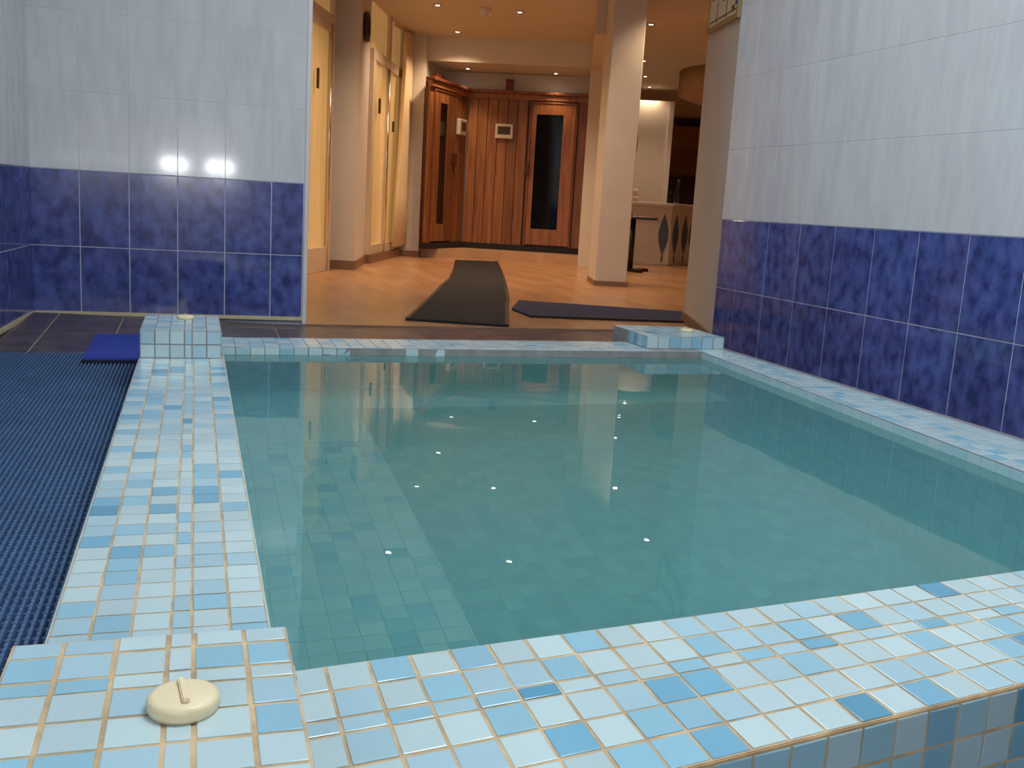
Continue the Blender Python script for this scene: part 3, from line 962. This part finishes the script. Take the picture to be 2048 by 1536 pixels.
bottle(5.03, 10.08, 1.15, 'tall dark bottle standing on the reception desk')
bottle(4.90, 10.00, 0.55, 'short dark bottle standing on the reception desk')
for x, y, n_, lab in ((4.42, 10.02, 4, 'stack of pale folded towels on the reception desk'),):
    tw = empty('towel_stack')
    tag(tw, lab, 'towels')
    for k in range(n_):
        prism('towel', rect(x - .09 + .006 * k, x + .09 - .004 * k, y - .07, y + .07), .70 + .033 * k, .731 + .033 * k, M['deskwhite'] if k % 2 else M['stone'], tw, bevel=0.01)

# cafe table
tb = empty('cafe_table')
tag(tb, 'small black pedestal table in front of the reception desk', 'table')
tt = prism('table_top', [(3.52, 8.52), (3.95, 8.28), (4.05, 8.48), (3.62, 8.72)], 0.525, 0.55, M['black'], tb, bevel=0.006)
lathe('pole', [(0, 0), (.035, 0), (.035, .47), (0, .47)], M['black'], tb, 24, (3.80, 8.49, .06))
bm = bmesh.new()
for a in (0.15, 0.15 + pi / 2):
    c_, s_ = math.cos(a), math.sin(a)
    add_prism(bm, line_rect((3.80 - .2 * c_, 8.5 - .2 * s_), (3.80 + .2 * c_, 8.5 + .2 * s_), .03, .03), HALL + .001, HALL + .03)
from_bm('foot', bm, M['black'], tb)

# ------------------------------------------------------------------ sign on the white pillar
sg = empty('wall_sign')
tag(sg, 'framed cream sign with blue writing high on the white pillar', 'sign')
G0, G1 = (2.358, 4.527), (2.084, 3.757)       # far end, near end: the face looks to the hall opening
board('backboard', G0, G1, 0, 1, 1.405, 1.85, 0.012, -0.0005, M['signboard'], sg, bevel=0.002)
for a, b, z0, z1 in ((0, 1, 1.395, 1.415), (0, 1, 1.84, 1.855), (-.015, .02, 1.395, 1.855), (.98, 1.015, 1.395, 1.855)):
    board('frame', G0, G1, a, b, z0, z1, 0.016, -0.0005, M['gold'], sg)
for a, b, z0, z1 in ((.08, .22, 1.532, 1.552), (.26, .33, 1.522, 1.56), (.38, .55, 1.530, 1.548), (.47, .53, 1.50, 1.57), (.60, .68, 1.505, 1.555), (.72, .86, 1.515, 1.532), (.9, .955, 1.45, 1.60)):
    board('letter', G0, G1, a, b, z0, z1, 0.0135, -0.011, M['ink'], sg)
for a, b, z0, z1 in ((.30, .315, 1.42, 1.51), (.62, .635, 1.42, 1.50), (.05, .94, 1.432, 1.438), (.80, .88, 1.44, 1.455)):
    board('line', G0, G1, a, b, z0, z1, 0.0135, -0.011, M['ink2'], sg)

# it hangs a little crooked
piv = Vector((2.084, 3.757, 1.395))
axis = Vector((-0.942, 0.335, 0.0))
sg.matrix_world = Matrix.Translation(piv + Vector((0, 0, -0.02))) @ Matrix.Rotation(math.radians(-5.0), 4, axis) @ Matrix.Translation(-piv)

# ------------------------------------------------------------------ lamps
def downlight(x, y, z, lab, grp, power, angle=2.3, color=WARM):
    r = empty('downlight')
    tag(r, lab, 'ceiling light', grp)
    lathe('ring', [(0.020, -0.001), (0.036, -0.001), (0.036, -0.006), (0.028, -0.009), (0.020, -0.005)], M['chromering'], r, 24, (x, y, z))
    lathe('bulb', [(0, -0.010), (0.012, -0.009), (0.020, -0.004), (0.020, -0.001), (0, -0.001)], M['lens'], r, 20, (x, y, z))
    d = bpy.data.lights.new('downlight_beam', 'SPOT')
    d.energy = power
    d.color = color
    d.spot_size = angle
    d.spot_blend = 0.7
    d.shadow_soft_size = 0.03
    o = bpy.data.objects.new('downlight_beam', d)
    o.location = (x, y, z - 0.02)
    COL.objects.link(o)
    o.parent = r


G = 'recessed downlights in the hall'
for x, y, lab in ((1.80, 8.02, 'ceiling downlight nearest the clock pillar and window'),
                  (2.44, 7.91, 'ceiling downlight over the black runner, level with the column'),
                  (2.24, 9.12, 'ceiling downlight just in front of the sauna beam'),
                  (3.51, 7.77, 'ceiling downlight just past the square column'),
                  (4.29, 9.60, 'ceiling downlight showing at the column edge, uppermost of the close pair'),
                  (4.79, 10.65, 'ceiling downlight showing at the column edge, lower of the close pair'),
                  (5.22, 11.46, 'ceiling downlight in front of the cream partition'),
                  (6.33, 13.36, 'ceiling downlight above the corner of the cream partition'),
                  (1.27, 6.47, 'ceiling downlight over the hall door, seen only in the water'),
                  (2.04, 6.16, 'ceiling downlight over the middle of the hall, seen only in the water'),
                  (3.19, 6.43, 'ceiling downlight right of the column, seen only in the water')):
    downlight(x, y, CEIL, lab, G, HALL_SPOT_W * (0.85 if y > 9.5 else 0.7 if x > 3.1 else 1.0))
downlight(2.52, 9.77, 1.868, 'small downlight under the beam over the angled sauna', 'downlights under the sauna beam', 9.0, 1.5)
downlight(3.33, 9.50, 1.868, 'small downlight under the beam over the sauna door', 'downlights under the sauna beam', 9.0, 1.5)

sd = empty('smoke_detector')
tag(sd, 'small pale smoke detector on the hall ceiling', 'detector')
lathe('body', [(0, 0), (0.045, 0), (0.045, -0.015), (0.03, -0.045), (0.012, -0.07), (0, -0.07)], M['trim'], sd, 28, (2.163, 7.95, CEIL))
lathe('base_ring', [(0.045, 0), (0.055, 0), (0.055, -0.008), (0.045, -0.008)], M['frame'], sd, 28, (2.163, 7.95, CEIL))


def wall_lamp(x, lab):
    r = empty('wall_lamp')
    tag(r, lab, 'wall lamp', 'wall lamps behind the viewer')
    prism('back_plate', rect(x - .13, x + .13, -1.6, -1.575), .70, .85, M['trim'], r, bevel=0.004)
    for dx in (-.06, .06):
        lathe('shade', [(0.045, 0), (0.05, 0.0), (0.05, .09), (0.045, .09)], M['metal'], r, 24, (x + dx, -1.53, .73))
        lathe('bulb', [(0, 0), (0.03, .005), (0.04, .03), (0.036, .06), (0, .075)], M['tubelens'], r, 24, (x + dx, -1.525, .74))
        d = bpy.data.lights.new('wall_lamp_glow', 'POINT')
        d.energy = WALL_LAMP_W
        d.color = (0.93, 0.97, 1.0)
        d.shadow_soft_size = 0.035
        o = bpy.data.objects.new('wall_lamp_glow', d)
        o.location = (x + dx, -1.44, .775)
        COL.objects.link(o)
        o.parent = r


wall_lamp(-0.62, 'twin lamp on the rear wall beside the corner')
wall_lamp(-0.22, 'twin lamp on the rear wall nearer the middle')
for yy, lab in ((0.9, 'unseen fill panel added on the pool room ceiling nearer the viewer'), (2.7, 'unseen fill panel added on the pool room ceiling nearer the hall')):
    cp = empty('added_fill_panel')  # casing for an added fill light, out of view
    tag(cp, lab, 'ceiling light', 'added fill panels over the pool')
    prism('housing', rect(0.17, 1.33, yy - .28, yy + .28), 2.285, 2.35, M['trim'], cp, bevel=0.005)
    prism('diffuser', rect(0.20, 1.30, yy - .25, yy + .25), 2.278, 2.286, M['roomceil'], cp)
